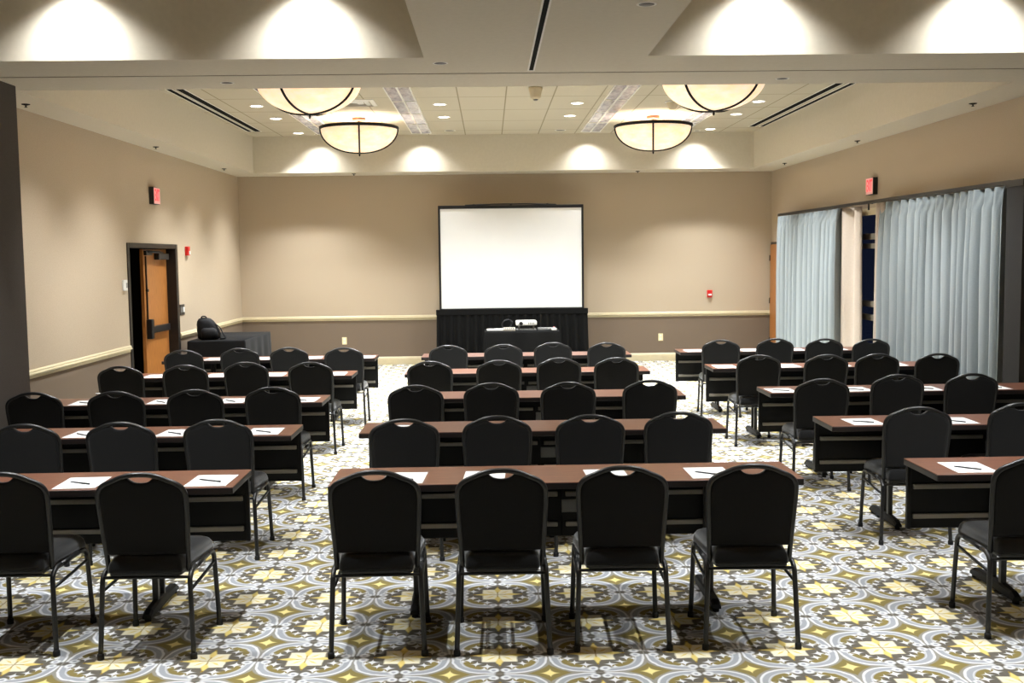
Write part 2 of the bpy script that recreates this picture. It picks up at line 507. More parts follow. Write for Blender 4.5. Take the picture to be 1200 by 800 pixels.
# ------------------------------------------------------------------ window behind the curtains
mb = MB()
WX0, WX1 = XR + .03, XR + .11
ys = [WY0, 11.35, 12.55, 13.55, 14.75, 15.95, WY1]
for y in ys:
    mb.box(WX0, WX1, max(WY0, y - .035), min(WY1, y + .035), 0.0, WZ, .004, 1)
for (z0, z1) in ((0, .09), (.98, 1.06), (1.16, 1.24), (1.93, 2.0), (2.05, 2.13), (WZ - .06, WZ)):
    mb.box(WX0 + .01, WX1 - .01, WY0, WY1, z0, z1, .004, 1)
wd = struct(mb, 'window_1', M['window_frame'], 'grey framed window band seen through the gap in the curtains')
for a, b in zip(ys, ys[1:]):
    MB().box(XR + .065, XR + .073, a + .03, b - .03, .05, WZ - .03).build('pane', M['glass'], wd)
mb = MB().box(XR - .01, XR + .03, WY0, WY1, WZ - .09, WZ)
struct(mb, 'trim_5', M['rail'], 'pale window head board behind the curtains')

# ------------------------------------------------------------------ curtains
def curtain(name, label, y0, y1, x, z0, z1, pitch, amp, seed, lining=None):
    rnd = random.Random(seed)
    t = thing(name, label, 'curtain', (0, 0, 0), 0, 'grey blue curtains along the right wall')
    L = abs(y1 - y0); n = max(2, int(round(L / pitch)))
    # irregular fold knots
    knots = [0.0]
    for i in range(n): knots.append(knots[-1] + rnd.uniform(.78, 1.22))
    knots = [k / knots[-1] * L for k in knots]
    amps = [amp * rnd.uniform(.6, 1.25) for _ in range(n + 1)]
    offs = [rnd.uniform(-.35, .35) for _ in range(n + 1)]
    S, Z = n * 22, 26
    P = []
    for iz in range(Z + 1):
        w_ = iz / Z; z = z1 + (z0 - z1) * w_
        row = []
        for i in range(S + 1):
            s = L * i / S
            k = 0
            while k < n - 1 and s > knots[k + 1]: k += 1
            q = (s - knots[k]) / (knots[k + 1] - knots[k])
            A = amps[k] * (1 - q) + amps[k + 1] * q
            wave = math.cos(2 * PI * q)
            sharp = math.copysign(abs(wave) ** 0.7, wave)
            top = max(0.0, 1 - w_ / 0.07)           # pinch pleats: sharp narrow ridges at the heading
            pin = math.exp(-((min(q, 1 - q)) / .10) ** 2) * 1.3 - .45
            vq = abs(q - .5)
            fold = 1.0 - 2.1 * math.exp(-(vq / .15) ** 2) - .35 * (1 - min(1, vq / .5)) 
            d = A * (fold * (1 - top) + pin * top) * (0.75 + .25 * min(1, w_ * 3))
            drift = .030 * math.sin(w_ * 3 + offs[k] * 6) * offs[k]
            yy = (y0 + (y1 - y0) * (s / L)) + drift * math.sin(PI * q) + .012 * math.sin(w_ * 5 + k)
            row.append((x - d, yy, z))
        P.append(row)
    o = MB().grid(P).build('fabric', M['curtain'], t)
    sm = o.modifiers.new('thickness', 'SOLIDIFY'); sm.thickness = .006
    # stitched heading tape
    mb = MB(); mb.box(x + amp * .6, x + amp * .6 + .006, min(y0, y1), max(y0, y1), z1 - .1, z1 + .005); mb.build('heading', M['curtain'], t)
    if lining:
        ly0, ly1, lx = lining
        P = []
        for iz in range(19):
            w_ = iz / 18; z = z1 + (z0 - z1) * w_
            P.append([(lx - .05 * math.sin(3 * PI * i / 20) - .02 * w_ * math.sin(PI * i / 20), ly0 + (ly1 - ly0) * i / 20 * (1 + .10 * w_), z) for i in range(21)])
        lo = MB().grid(P).build('lining', M['lining'], t)
        lo['label'] = 'cream lining turned out along the curtain edge'
        sm = lo.modifiers.new('thickness', 'SOLIDIFY'); sm.thickness = .005
    return t
curtain('curtain', 'grey blue pleated curtain beside the oak door, with cream lining showing', 17.82, 14.72, 4.86, .03, 2.49, .20, .078, 3, (14.86, 14.10, 4.93))
curtain('curtain', 'wider grey blue pleated curtain nearer the camera, beyond the window gap', 13.06, 9.95, 4.86, .03, 2.49, .19, .078, 11, (13.02, 13.24, 4.84))
t = thing('curtain_track', 'black curtain track above both grey blue curtains', 'curtain track', (4.86, 13.9, 2.52))
MB().box(-.03, .03, -4.0, 3.98, -.02, .02, .004, 1).build('rail', M['black_plastic'], t)
mb = MB()
for y in (-3.9, -2, 0, 2, 3.9): mb.box(.0, .14, y - .02, y + .02, -.012, .012)
mb.build('bracket', M['black_plastic'], t)
MB().tube([(-.02, -.30, -.02), (-.02, -.30, -.10)], .012).build('carrier', M['black_plastic'], t)

# ------------------------------------------------------------------ banquet chair
def smooth_path(pts, n=6, closed=False):
    """Catmull-Rom through pts"""
    P = [Vector(p) for p in pts]; out = []
    N = len(P)
    for i in range(N - 1):
        a, b, c_, d = P[max(0, i - 1)], P[i], P[i + 1], P[min(N - 1, i + 2)]
        for k in range(n):
            t = k / n
            out.append(0.5 * ((2 * b) + (c_ - a) * t + (2 * a - 5 * b + 4 * c_ - d) * t * t + (3 * b - a - 3 * c_ + d) * t ** 3))
    out.append(P[-1])
    return out
def back_y(z):   # rake of the chair back
    q = (z - .41) / .49
    return -.165 - .065 * q - .02 * q * q
HALF = [(0.0, .893), (.045, .8905), (.09, .880), (.132, .8615), (.168, .846), (.192, .827), (.205, .801), (.208, .768), (.207, .72), (.203, .64), (.198, .55), (.194, .47), (.192, .41)]
def make_chair():
    t = thing('banquet_chair', 'x', 'chair')
    # tubular back frame
    pts = [(-x, back_y(z), z) for x, z in HALF[::-1]] + [(x, back_y(z), z) for x, z in HALF[1:]]
    MB().tube(smooth_path(pts, 4), .0125, 10).build('back_frame', M['frame'], t)
    # back pad: fills the frame, dips under the crown to leave the hand hole
    def padring(inset, y_off):
        half = []
        for (x, z) in HALF[2:]:
            half.append((x, z))
        # outline: dip at top centre then shoulders then down to z=.455
        xs = [(0.0, .851), (.018, .852), (.034, .856), (.048, .864), (.060, .874)]
        out = xs + [(x * .985, z - .006) for x, z in half[0:1]] + [(x - .006, z - .004) for x, z in half[1:-2]]
        out += [(.193, .515), (.188, .493)]
        res = []
        for x, z in out:
            cz = .66
            res.append((x * (1 - inset / .2), cz + (z - cz) * (1 - inset / .2)))
        ring = [(x, z) for x, z in res] + [(-x, z) for x, z in res[::-1] if x > 1e-6]
        return [(x, back_y(z) + y_off, z) for x, z in ring]
    def fill(mb, rings):
        mb.rings(rings, True, True)
    mb = MB()
    fill(mb, [padring(.022, -.012), padring(.006, -.011), padring(0, -.006), padring(0, .014), padring(.004, .030), padring(.016, .040), padring(.045, .045)])
    mb.build('backrest', M['fabric'], t)
    # seat cushion
    def seatring(g, z):
        pts = []
        corners = [(-.177, -.232, .02, PI), (.177, -.232, .02, 1.5 * PI), (.215, .235, .06, 0), (-.215, .235, .06, .5 * PI)]
        for (cx, cy, rr, a0) in corners:
            sx, sy = (1 if cx > 0 else -1), (1 if cy > 0 else -1)
            ccx, ccy = cx - sx * rr, cy - sy * rr
            for k in range(6):
                a = a0 + k / 5 * PI / 2
                pts.append((ccx + (rr) * math.cos(a), ccy + rr * math.sin(a)))
        return [(x * (1 - g / .2), .02 + (y - .02) * (1 - g / .2), z) for x, y in pts]
    MB().rings([seatring(.012, .412), seatring(0, .418), seatring(0, .436), seatring(.005, .458), seatring(.015, .474), seatring(.034, .485), seatring(.09, .491)]).build('seat', M['fabric'], t)
    MB().rings([seatring(.010, .400), seatring(.006, .402), seatring(.006, .413)], False).build('seat_pan', M['black_plastic'], t)
    # inverted-U side frames: one leg mesh each plus the rail joining them
    for s in (-1, 1):
        fl_ = smooth_path([(s * .218, .235, .022), (s * .208, .218, .33), (s * .207, .205, .385), (s * .206, .165, .412), (s * .206, .10, .412)], 5)
        o = MB().tube(fl_, .0125, 10).build('leg', M['frame'], t)
        MB().lathe([(0, 0), (.0165, 0), (.0165, .024), (.012, .03), (0, .03)], 12, (s * .2185, .2355, 0)).build('foot_cap', M['rubber'], o)
        rl = smooth_path([(s * .222, -.235, .022), (s * .210, -.212, .33), (s * .208, -.200, .385), (s * .207, -.16, .410), (s * .206, -.10, .412)], 5)
        o = MB().tube(rl, .0125, 10).build('leg', M['frame'], t)
        MB().lathe([(0, 0), (.0165, 0), (.0165, .024), (.012, .03), (0, .03)], 12, (s * .2225, -.2355, 0)).build('foot_cap', M['rubber'], o)
        mb = MB()
        mb.tube([(s * .206, -.11, .411), (s * .206, .11, .411)], .0125, 10)
        mb.tube([(s * .208, .216, .345), (s * .206, 0, .33), (s * .209, -.211, .325)], .008, 8)
        mb.build('side_rail', M['frame'], t)
    MB().tube([(-.208, -.203, .388), (.208, -.203, .388)], .008, 8).build('stretcher', M['frame'], t)
    MB().tube([(-.206, .19, .398), (.206, .19, .398)], .008, 8).build('stretcher', M['frame'], t)
    return t

# ------------------------------------------------------------------ seminar table
TW, TD, TH = 2.438, .457, .74
def make_table(inset=.50):
    t = thing('seminar_table', 'x', 'table')
    MB().box(-TW / 2, TW / 2, -TD / 2, TD / 2, TH - .004, TH, .0015, 1).build('tabletop', M['laminate'], t)
    MB().box(-TW / 2 - .0005, TW / 2 + .0005, -TD / 2 - .0005, TD / 2 + .0005, TH - .036, TH - .0035, .004, 2).build('edge_band', M['edge'], t)
    # modesty panel hung at the far edge
    mb = MB()
    for s in (-1, 1):
        mb.box(*(sorted((s * -.0005, s * (TW / 2 - .012)))), .205, .220, .345, TH - .036, .003, 1)
        mb.box(*(sorted((s * (TW / 2 - .012), s * (TW / 2 - .034)))), .196, .224, .345, TH - .036, .003, 1)
    pn = mb.build('modesty_panel', M['panel'], t)
    for z in (.585, .417):
        for s in (-1, 1):
            MB().box(*(sorted((s * .022, s * (TW / 2 - .045)))), .188, .206, z - .014, z + .014, .004, 2).build('rail', M['alu'], pn)
    pl = MB().box(.0, .125, .196, .206, .480, .555, .003, 1).build('cable_plate', M['grey_plastic'], pn)
    pl['label'] = 'grey blank cable plate'
    # folding T legs
    for s in (-1, 1):
        x = s * (TW / 2 - inset)
        mb = MB()
        mb.box(x - .016, x + .016, .055, .090, .05, TH - .036, .004, 1)
        mb.box(x - .016, x + .016, .170, .195, .05, TH - .036, .004, 1)
        mb.box(x - .016, x + .016, .055, .195, TH - .06, TH - .036)
        lg = mb.build('leg', M['frame'], t)
        ft = MB().rings([[(x + a, y, z) for a, z in ((-.024, .018), (.024, .018), (.024, h), (.014, h + .012), (-.014, h + .012), (-.024, h))] for y, h in ((-.10, .030), (-.06, .05), (.10, .062), (.38, .05), (.42, .030))], False).build('foot', M['panel'], lg)
        for y in (-.08, .40):
            MB().lathe([(0, 0), (.018, 0), (.018, .012), (.008, .014), (.008, .022), (0, .022)], 12, (x, y, 0)).build('glide', M['rubber'], ft)
    return t

ROWW = ['nearest', 'second', 'third', 'fourth', 'farthest']
SIDE = {'L': 'left', 'C': 'centre', 'R': 'right'}
TABLES = {  # x, y, rotation in degrees
    'C1': (.381, 5.608, 0), 'C2': (.342, 7.225, -.5), 'C3': (.379, 8.896, -.6), 'C4': (.366, 10.765, -.2), 'C5': (.418, 12.54, -.2),
    'L1': (-2.545, 5.612, .6), 'L2': (-2.536, 7.201, 0), 'L3': (-2.581, 8.802, 0), 'L4': (-2.588, 10.738, -.3), 'L5': (-2.551, 12.5, .5),
    'R1': (3.525, 5.64, 0), 'R2': (3.487, 7.20, -.8), 'R3': (3.523, 8.93, 0), 'R4': (3.457, 10.86, -.4), 'R5': (3.456, 12.68, -1)}
CHAIRS = {
    'C1': [(-.56, 4.96), (.044, 4.955), (.622, 4.975), (1.242, 4.965)],
    'C2': [(-.547, 6.55), (.038, 6.62), (.617, 6.61), (1.189, 6.68)],
    'C3': [(-.589, 8.30), (.004, 8.36), (.605, 8.33), (1.264, 8.40)],
    'C4': [(-.579, 10.18), (.076, 10.19), (.657, 10.34), (1.22, 10.28)],
    'C5': [(-.478, 12.0), (.147, 12.01), (.72, 12.19), (1.324, 12.17)],
    'L1': [(-2.332, 5.06), (-1.654, 5.03)],
    'L2': [(-2.889, 6.58), (-2.301, 6.6), (-1.713, 6.65)],
    'L3': [(-3.503, 8.23), (-2.879, 8.17), (-2.284, 8.21), (-1.704, 8.3)],
    'L4': [(-3.504, 10.22), (-2.901, 10.15), (-2.372, 10.36), (-1.729, 10.35)],
    'L5': [(-3.40, 11.85), (-2.819, 11.99), (-2.262, 12.01), (-1.635, 12.07)],
    'R1': [(2.65, 5.03)], 'R2': [(2.75, 6.79), (3.462, 6.84)],
    'R3': [(2.62, 8.42), (3.295, 8.52), (3.902, 8.52), (4.456, 8.49)],
    'R4': [(2.626, 10.33), (3.268, 10.28), (3.776, 10.29), (4.346, 10.38)],
    'R5': [(2.682, 12.36), (3.313, 12.30), (3.85, 12.18), (4.345, 12.15)]}
TURN = {('R1', 0): -3, ('C1', 0): 1, ('C1', 3): -1.5, ('L1', 1): -1, ('R2', 0): -3, ('R5', 0): -6, ('R3', 0): -2, ('C4', 2): 2, ('L4', 3): -2}
ORD = ['first', 'second', 'third', 'fourth']
def paper():
    o = MB().box(-.108, .108, -.14, .14, 0, .0012).build('paper_sheet', M['paper'])
    return o
def pen():
    t = thing('pen', 'x', 'pen')
    MB().lathe([(0, 0), (.002, .004), (.0035, .014), (.0035, .10), (0, .10)], 10).build('barrel', M['pen'], t)
    MB().lathe([(0, .10), (.004, .10), (.004, .142), (.003, .145), (0, .145)], 10).build('cap', M['pen'], t)
    return t
PENS = {'C1', 'C2', 'L1', 'L2', 'L3', 'R1', 'R2', 'R3'}
# sheet centres, offset from each chair
POFF = {'L': .19, 'R': -.24, 'C': -.03}
PSPEC = {('C1', 0): .10, ('C1', 1): -.085, ('C1', 2): -.02, ('C1', 3): -.10, ('R1', 0): -.11, ('R2', 1): -.30, ('C2', 2): .11, ('C2', 3): .05}
for key, (tx, ty, ta) in TABLES.items():
    side, row = SIDE[key[0]], ROWW[int(key[1]) - 1]
    INS = .42 if key[0] == 'C' else .50
    o = instance('table' + str(INS), lambda: make_table(INS))
    o.location = (tx, ty, 0); o.rotation_euler = (0, 0, math.radians(ta))
    tag(o, f'long brown-topped seminar table with black panel, {row} row of the {side} block', 'table', 'seminar tables')
    n = len(CHAIRS[key])
    for i, (cx, cyt) in enumerate(CHAIRS[key]):
        o = instance('chair', make_chair)
        cy = min(cyt + .245, ty - .06)
        if any(abs(abs(cx + s_ * .213 - tx) - (TW / 2 - INS)) < .055 for s_ in (-1, 1)):
            cy = min(cy, ty - .375)          # front feet stay clear of the table's foot
        if any(abs(cx - tx - s_ * (TW / 2 - INS)) < .25 for s_ in (-1, 1)):
            cy = min(cy, ty - .225)          # the seat stays clear of the table's posts
        o.location = (cx, cy, 0)
        a = TURN.get((key, i), random.uniform(-1.2, 1.2))
        o.rotation_euler = (0, 0, math.radians(a))
        if key[0] == 'C': where = f'{ORD[i]} from the left at the {row} centre table'
        elif key[0] == 'L': where = f'{ORD[n - 1 - i]} from the aisle at the {row} left table'
        else: where = f'{ORD[i]} from the aisle at the {row} right table'
        tag(o, f'black padded banquet chair, {where}', 'chair', 'black banquet chairs')
        px = cx + PSPEC.get((key, i), POFF[key[0]] + random.uniform(-.02, .02))
        px = min(px, tx + TW / 2 - .13); px = max(px, tx - TW / 2 + .13)
        yy = ty - TD / 2 + .165 + random.uniform(0, .012) + math.sin(math.radians(ta)) * (px - tx)
        p_ = instance('paper', paper)
        rz = math.radians(random.uniform(-3, 3))
        p_.location = (px, yy, TH + .0006); p_.rotation_euler = (0, 0, rz)
        tag(p_, f'white paper sheet at the seat {where}', 'paper', 'paper sheets on the tables')
        if key in PENS:
            q = instance('pen', pen)
            ang = math.radians(-36 + random.uniform(-12, 12))
            q.location = (px - .07, yy + .015, TH + .0060)
            q.rotation_euler = (PI / 2, 0, ang + PI / 2)
            tag(q, f'dark pen at seat {where}', 'pen', 'pens on the paper sheets')

# small white cup at the far edge of the third left table
t = thing('paper_cup', 'tiny white cup at the far edge of the third left table', 'cup', (-3.30, 8.985, TH + .0005))
MB().lathe([(0, 0), (.016, 0), (.020, .045), (.022, .046), (.0205, .047), (.0185, .045), (.015, .004), (0, .004)], 18).build('body', M['paper'], t)

# ------------------------------------------------------------------ projection screen with skirt
SX0, SX1, SY, SZ0, SZ1 = -.86, 1.615, 18.3, .985, 2.755
t = thing('projection_screen', 'large white projection screen in a black frame before the back wall', 'screen', (0, SY, 0))
MB().box(SX0 + .03, SX1 - .03, -.004, .004, SZ0 + .02, SZ1 - .05).build('screen_surface', M['screen'], t)
mb = MB()
mb.box(SX0, SX0 + .035, -.02, .02, SZ0, SZ1, .004, 1); mb.box(SX1 - .035, SX1, -.02, .02, SZ0, SZ1, .004, 1)
mb.box(SX0, SX1, -.02, .02, SZ1 - .055, SZ1, .004, 1); mb.box(SX0, SX1, -.02, .02, SZ0 - .03, SZ0 + .02, .004, 1)
fr = mb.build('frame', M['black_plastic'], t)
mb = MB()
for x in (-.25, .38, 1.0): mb.lathe([(0, 0), (.02, 0), (.02, .02), (0, .025)], 12, (x, 0, SZ1))
mb.tube([(-.4, 0, SZ1 + .002), (.1, 0, SZ1 + .018), (.66, 0, SZ1 + .018), (1.15, 0, SZ1 + .002)], .012, 8)
mb.build('top_brace', M['black_plastic'], fr)
for x in (SX0 + .05, SX1 - .05):
    mb = MB(); mb.tube([(x, .03, .02), (x, .03, 1.3)], .018); mb.tube([(x, -.05, .015), (x, .45, .015)], .016); mb.tube([(x, .03, 1.1), (x, .42, .03)], .012)
    mb.build('leg', M['steel'], t)
P = []
for iz in range(15):
    w_ = iz / 14; row = []
    for i in range(161):
        s = i / 160
        x0 = SX0 - .05 - .02 * w_; x1 = SX1 + .055 + .03 * w_
        x = x0 + (x1 - x0) * s
        row.append((x, -.05 - (.012 + .035 * w_) * math.sin(s * 2 * PI * 21 + 1.3 * math.sin(s * 17)), SZ0 - .0 + (.012 - SZ0 + .0) * w_))
    P.append(row)
sk = MB().grid(P).build('skirt', M['skirt'], t)
sm = sk.modifiers.new('thickness', 'SOLIDIFY'); sm.thickness = .004
MB().box(SX0 - .06, SX1 + .065, -.068, -.022, SZ0 - .09, SZ0 + .005, .006, 1).build('skirt_band', M['skirt'], sk)

# ------------------------------------------------------------------ draped tables
def draped(name, label, x0, x1, y0, y1, z, mat, seed, flare=.03):
    t = thing(name, label, 'table', ((x0 + x1) / 2, (y0 + y1) / 2, 0))
    hx, hy = (x1 - x0) / 2, (y1 - y0) / 2
    rnd = random.Random(seed)
    ph = [rnd.uniform(0, 6.28) for _ in range(4)]
    def ring(w_, zz, g=0):
        out = []
        n = 40
        for sgn, (ax, ay, bx, by) in enumerate(((-hx, -hy, hx, -hy), (hx, -hy, hx, hy), (hx, hy, -hx, hy), (-hx, hy, -hx, -hy))):
            for k in range(n):
                s = k / n
                x, y = ax + (bx - ax) * s, ay + (by - ay) * s
                nx, ny = (by - ay), -(bx - ax); l = math.hypot(nx, ny); nx /= l; ny /= l
                edge = min(s, 1 - s) * 2
                d = w_ * (flare * .5 + flare * .5 * math.sin(s * l * 14 + ph[sgn]) * min(1, edge * 4)) - g
                cr = w_ * flare * max(0, 1 - edge * 5)
                out.append((x + nx * d + math.copysign(cr, x) * .5, y + ny * d + math.copysign(cr, y) * .5, zz))
        return out
    MB().rings([ring(1, .012), ring(.8, z * .3), ring(.5, z * .65), ring(.15, z - .03), ring(0, z - .006), ring(0, z, .006)]).build('tablecloth', mat, t)
    for sx in (-1, 1):
        for sy in (-1, 1):
            MB().tube([(sx * (hx - .12), sy * (hy - .12), 0), (sx * (hx - .12), sy * (hy - .12), z - .02)], .014).build('leg', M['steel'], t)
    return t
draped('draped_table', 'charcoal draped table in the far left corner beside the open door', -4.24, -3.44, 15.0, 16.75, .76, M['tablecloth'], 2)
draped('draped_table', 'small black draped table with a projector before the screen', -.085, 1.05, 16.05, 16.65, .76, M['skirt'], 5)

# ------------------------------------------------------------------ backpack on the corner table
t = thing('backpack', 'black backpack slumped on the corner table by the left wall', 'bag', (-4.0, 15.26, .764), math.radians(10))
def lump(prof, n=24, sq=.75):
    """soft bag body from (centre x, centre y, half width, half depth, height)"""
    R = []
    for cx, cy, sx, sy, z in prof:
        ring = []
        for j in range(n):
            c_, s_ = math.cos(2 * PI * j / n), math.sin(2 * PI * j / n)
            k = 1 + .035 * math.sin(j * 2.1 + z * 40)
            ring.append((cx + k * sx * math.copysign(abs(c_) ** sq, c_), cy + k * sy * math.copysign(abs(s_) ** sq, s_), z))
        R.append(ring)
    return R
MB().rings(lump([(0, 0, .12, .07, 0), (0, 0, .155, .10, .02), (.0, 0, .16, .105, .08), (-.015, 0, .15, .10, .15), (-.03, .0, .135, .095, .21), (-.045, .0, .115, .085, .26), (-.055, .0, .08, .06, .295), (-.06, 0, .03, .02, .31)])).build('body', M['backpack'], t)
MB().rings(lump([(.02, -.10, .09, .03, .01), (.02, -.105, .115, .05, .03), (.015, -.105, .115, .052, .10), (.005, -.10, .10, .045, .15), (0, -.09, .06, .025, .17)])).build('front_pocket', M['backpack'], t)
MB().tube(smooth_path([(-.10, -.02, .285), (-.09, -.03, .325), (-.04, -.03, .325), (-.02, -.02, .285)], 5), .009).build('handle', M['backpack'], t)
MB().tube(smooth_path([(.06, -.03, .24), (.15, -.05, .17), (.20, -.06, .07), (.225, -.05, .016), (.16, -.13, .012)], 6), .015, flat=.5).build('strap', M['backpack'], t)

# ------------------------------------------------------------------ gear on the screen table
TZ = .762
t = thing('projector', 'white projector on the small black table before the screen', 'projector', (.55, 16.30, TZ))
MB().box(-.16, .16, -.13, .13, .075, .145, .02, 3).build('housing', M['white_plastic'], t)
mb = MB(); mb.tube([(-.08, -.135, .108), (-.08, -.15, .108)], .028, 18); mb.build('lens', M['black_plastic'], t)
mb = MB(); [mb.box(x, x + .012, -.134, -.128, .09, .13) for x in (.03, .055, .08, .105)]; mb.build('vent', M['grey_plastic'], t)
mb = MB(); mb.box(-.15, .15, -.11, .11, 0, .016, .004, 1); [mb.tube([(x, y, .016), (x, y, .076)], .012) for x in (-.11, .11) for y in (-.08, .08)]
mb.build('stand', M['grey_plastic'], t)
t = thing('laptop', 'closed silver laptop at the left end of the projector table', 'laptop', (.09, 16.26, TZ))
MB().box(-.14, .14, -.10, .10, .0, .012, .003, 1).build('base', M['white_plastic'], t)
MB().box(-.14, .14, -.10, .10, .013, .024, .003, 1).build('lid', M['white_plastic'], t)
t = thing('mixer_box', 'grey control box between the laptop and the projector', 'control box', (.29, 16.16, TZ))
MB().rings([[(x, y, z) for x, y, z in ((-.09, -.07, 0), (.09, -.07, 0), (.09, .07, 0), (-.09, .07, 0))], [(-.09, -.07, .025), (.09, -.07, .025), (.09, .07, .05), (-.09, .07, .05)]], False).build('body', M['alu'], t)
mb = MB(); [mb.lathe([(0, 0), (.008, 0), (.007, .012), (0, .012)], 10, (x, -.03, .031)) for x in (-.06, -.03, 0, .03, .06)]; mb.build('knob', M['black_plastic'], t)
t = thing('audio_cable', 'coiled black cable rising behind the grey control box', 'cable', (.26, 16.40, TZ))
pts = []
for k in range(60):
    a = k / 59 * 4.2 * PI
    pts.append((.085 * math.cos(a) + .02 * math.sin(k * .2), .05 * math.sin(a * .5) + .03, .085 + .07 * math.sin(a) + .004 * math.sin(k)))
MB().tube(pts, .006, 8).build('coil', M['black_plastic'], t)
t = thing('power_strip', 'grey power strip at the right end of the projector table', 'power strip', (.86, 16.22, TZ), .1)
MB().box(-.14, .14, -.025, .025, 0, .04, .008, 2).build('body', M['grey_plastic'], t)
mb = MB(); [mb.box(x - .012, x + .012, -.012, .012, .04, .043) for x in (-.1, -.05, 0, .05)]; mb.build('socket', M['black_plastic'], t)
mb = MB(); mb.box(.10, .125, -.01, .01, .04, .048, .002, 1); mb.build('switch', M['red_plastic'], t)
t = thing('adapter', 'small white plug adapter beside the grey power strip', 'adapter', (.97, 16.12, TZ), -.4)
MB().box(-.035, .035, -.025, .025, 0, .03, .006, 2).build('body', M['white_plastic'], t)
mb = MB(); mb.tube(smooth_path([(-.03, 0, .012), (-.06, -.01, .04), (-.10, .0, .02), (-.11, .03, .008)], 5), .004, 8); mb.build('lead', M['white_plastic'], t)

# ------------------------------------------------------------------ wall fixtures
def text_mesh(txt, h, mat, parent, loc, rot, depth=.002):
    cu = bpy.data.curves.new('lettering', 'FONT')
    cu.body = txt; cu.size = h; cu.align_x = 'CENTER'; cu.align_y = 'CENTER'; cu.extrude = depth; cu.offset = .004
    tmp = bpy.data.objects.new('lettering_curve', cu)
    COL.objects.link(tmp)
    dg = bpy.context.evaluated_depsgraph_get()
    me = bpy.data.meshes.new_from_object(tmp.evaluated_get(dg))
    bpy.data.objects.remove(tmp); bpy.data.curves.remove(cu)
    me.materials.clear(); me.materials.append(mat)
    o = bpy.data.objects.new('lettering', me); COL.objects.link(o)
    o.parent = parent; o.location = loc; o.rotation_euler = rot
    return o
def exit_sign(label, loc, s):
    t = thing('exit_sign', label, 'exit sign', loc, 0 if s > 0 else PI, 'red exit signs')
    MB().box(0, .062, -.13, .13, -.11, .11, .005, 1).build('housing', M['black_plastic'], t)
    MB().box(.058, .065, -.123, .123, -.103, .103).build('face', M['sign_face'], t)
    text_mesh('EXIT', .21, M['red_letters'], t, (.066, 0, 0), (PI / 2, 0, PI / 2)).scale = (.46, 1, 1)
exit_sign('red EXIT sign above the open door on the left wall', (XL, 14.09, 2.727), 1)
exit_sign('red EXIT sign above the curtains on the right wall', (XR, 13.86, 2.735), -1)
t = thing('fire_strobe', 'red fire alarm strobe right of the left door frame', 'fire alarm', (XL, 15.56, 2.02))
MB().box(0, .045, -.06, .06, -.065, .065, .008, 2).build('body', M['red_plastic'], t)
MB().box(.045, .060, -.022, .022, -.05, .0, .004, 1).build('lens', M['white_plastic'], t)
t = thing('thermostat', 'white thermostat left of the open door', 'thermostat', (XL, 12.87, 1.60))
MB().box(0, .03, -.06, .06, -.065, .065, .008, 2).build('body', M['white_plastic'], t)
MB().box(.028, .033, .0, .05, -.03, .03, .002, 1).build('display', M['grey_plastic'], t)
t = thing('switch_plate', 'black switch plate with a white toggle right of the door', 'light switch', (XL, 15.25, 1.19))
MB().box(0, .010, -.11, .11, -.075, .075, .003, 1).build('plate', M['black_plastic'], t)
mb = MB(); mb.box(.008, .018, .02, .075, -.035, .035, .002, 1); mb.build('toggle', M['white_plastic'], t)
mb = MB(); mb.box(.008, .014, -.075, -.03, -.035, .035, .002, 1); mb.build('dimmer', M['grey_plastic'], t)
for x, z, lab in ((3.03, .42, 'cream outlet plate on the back wall right of the screen'), (-2.58, .43, 'cream outlet plate on the back wall left of the screen')):
    def mk():
        t = thing('outlet_plate', 'x', 'outlet')
        MB().box(-.042, .042, -.008, 0, -.065, .065, .003, 1).build('plate', M['cream_plastic'], t)
        for s in (-1, 1): MB().box(-.018, .018, -.011, -.007, s * .027 - .018, s * .027 + .018, .003, 1).build('socket', M['white_plastic'], t)
        return t
    o = instance('outlet', mk); o.location = (x, YB, z); tag(o, lab, 'outlet', 'outlets in the back wall')
t = thing('fire_pull_station', 'small red fire pull station on the back wall at right', 'fire alarm', (3.90, YB, 1.18))
MB().box(-.045, .045, -.04, 0, -.065, .065, .006, 2).build('body', M['red_plastic'], t)
MB().box(-.03, .03, -.05, -.038, -.03, .0, .003, 1).build('handle', M['white_plastic'], t)

# ------------------------------------------------------------------ ceiling fixtures
def spot(name, loc, power, angle=110, blend=.6, col=(1.0, .93, .84), radius=.06, rot=(0, 0, 0)):
    L = bpy.data.lights.new(name, 'SPOT'); L.energy = power; L.spot_size = math.radians(angle); L.spot_blend = blend
    L.color = col; L.shadow_soft_size = radius
    o = bpy.data.objects.new(name, L); COL.objects.link(o); o.location = loc; o.rotation_euler = rot
    return o
def downlight(lit):
    def mk():
        t = thing('recessed_downlight', 'x', 'downlight')
        MB().lathe([(.075, .0), (.075, -.003), (.088, -.005), (.098, -.002), (.098, 0)], 28).build('trim_ring', M['trim_white'], t)
        MB().lathe([(0, -.002), (.075, -.002), (.075, 0), (0, 0)], 28).build('lens' if lit else 'baffle', M['lamp_lens' if lit else 'off_shaded_lens'], t)
        return t
    return mk
PW = 1.0
COOL = (.95, .985, 1.0)
P_FAR, P_SCALLOP, P_NEAR = 350 * PW, 50 * PW, 300 * PW
XD = (-3.08, -.635, 1.21, 3.66)
XN = ('outer left', 'inner left', 'inner right', 'outer right')
YD = (10.3, 11.95, 14.55, 15.85, 17.7)  # nearest row, hidden by the beam, is added to brighten the third-row tables
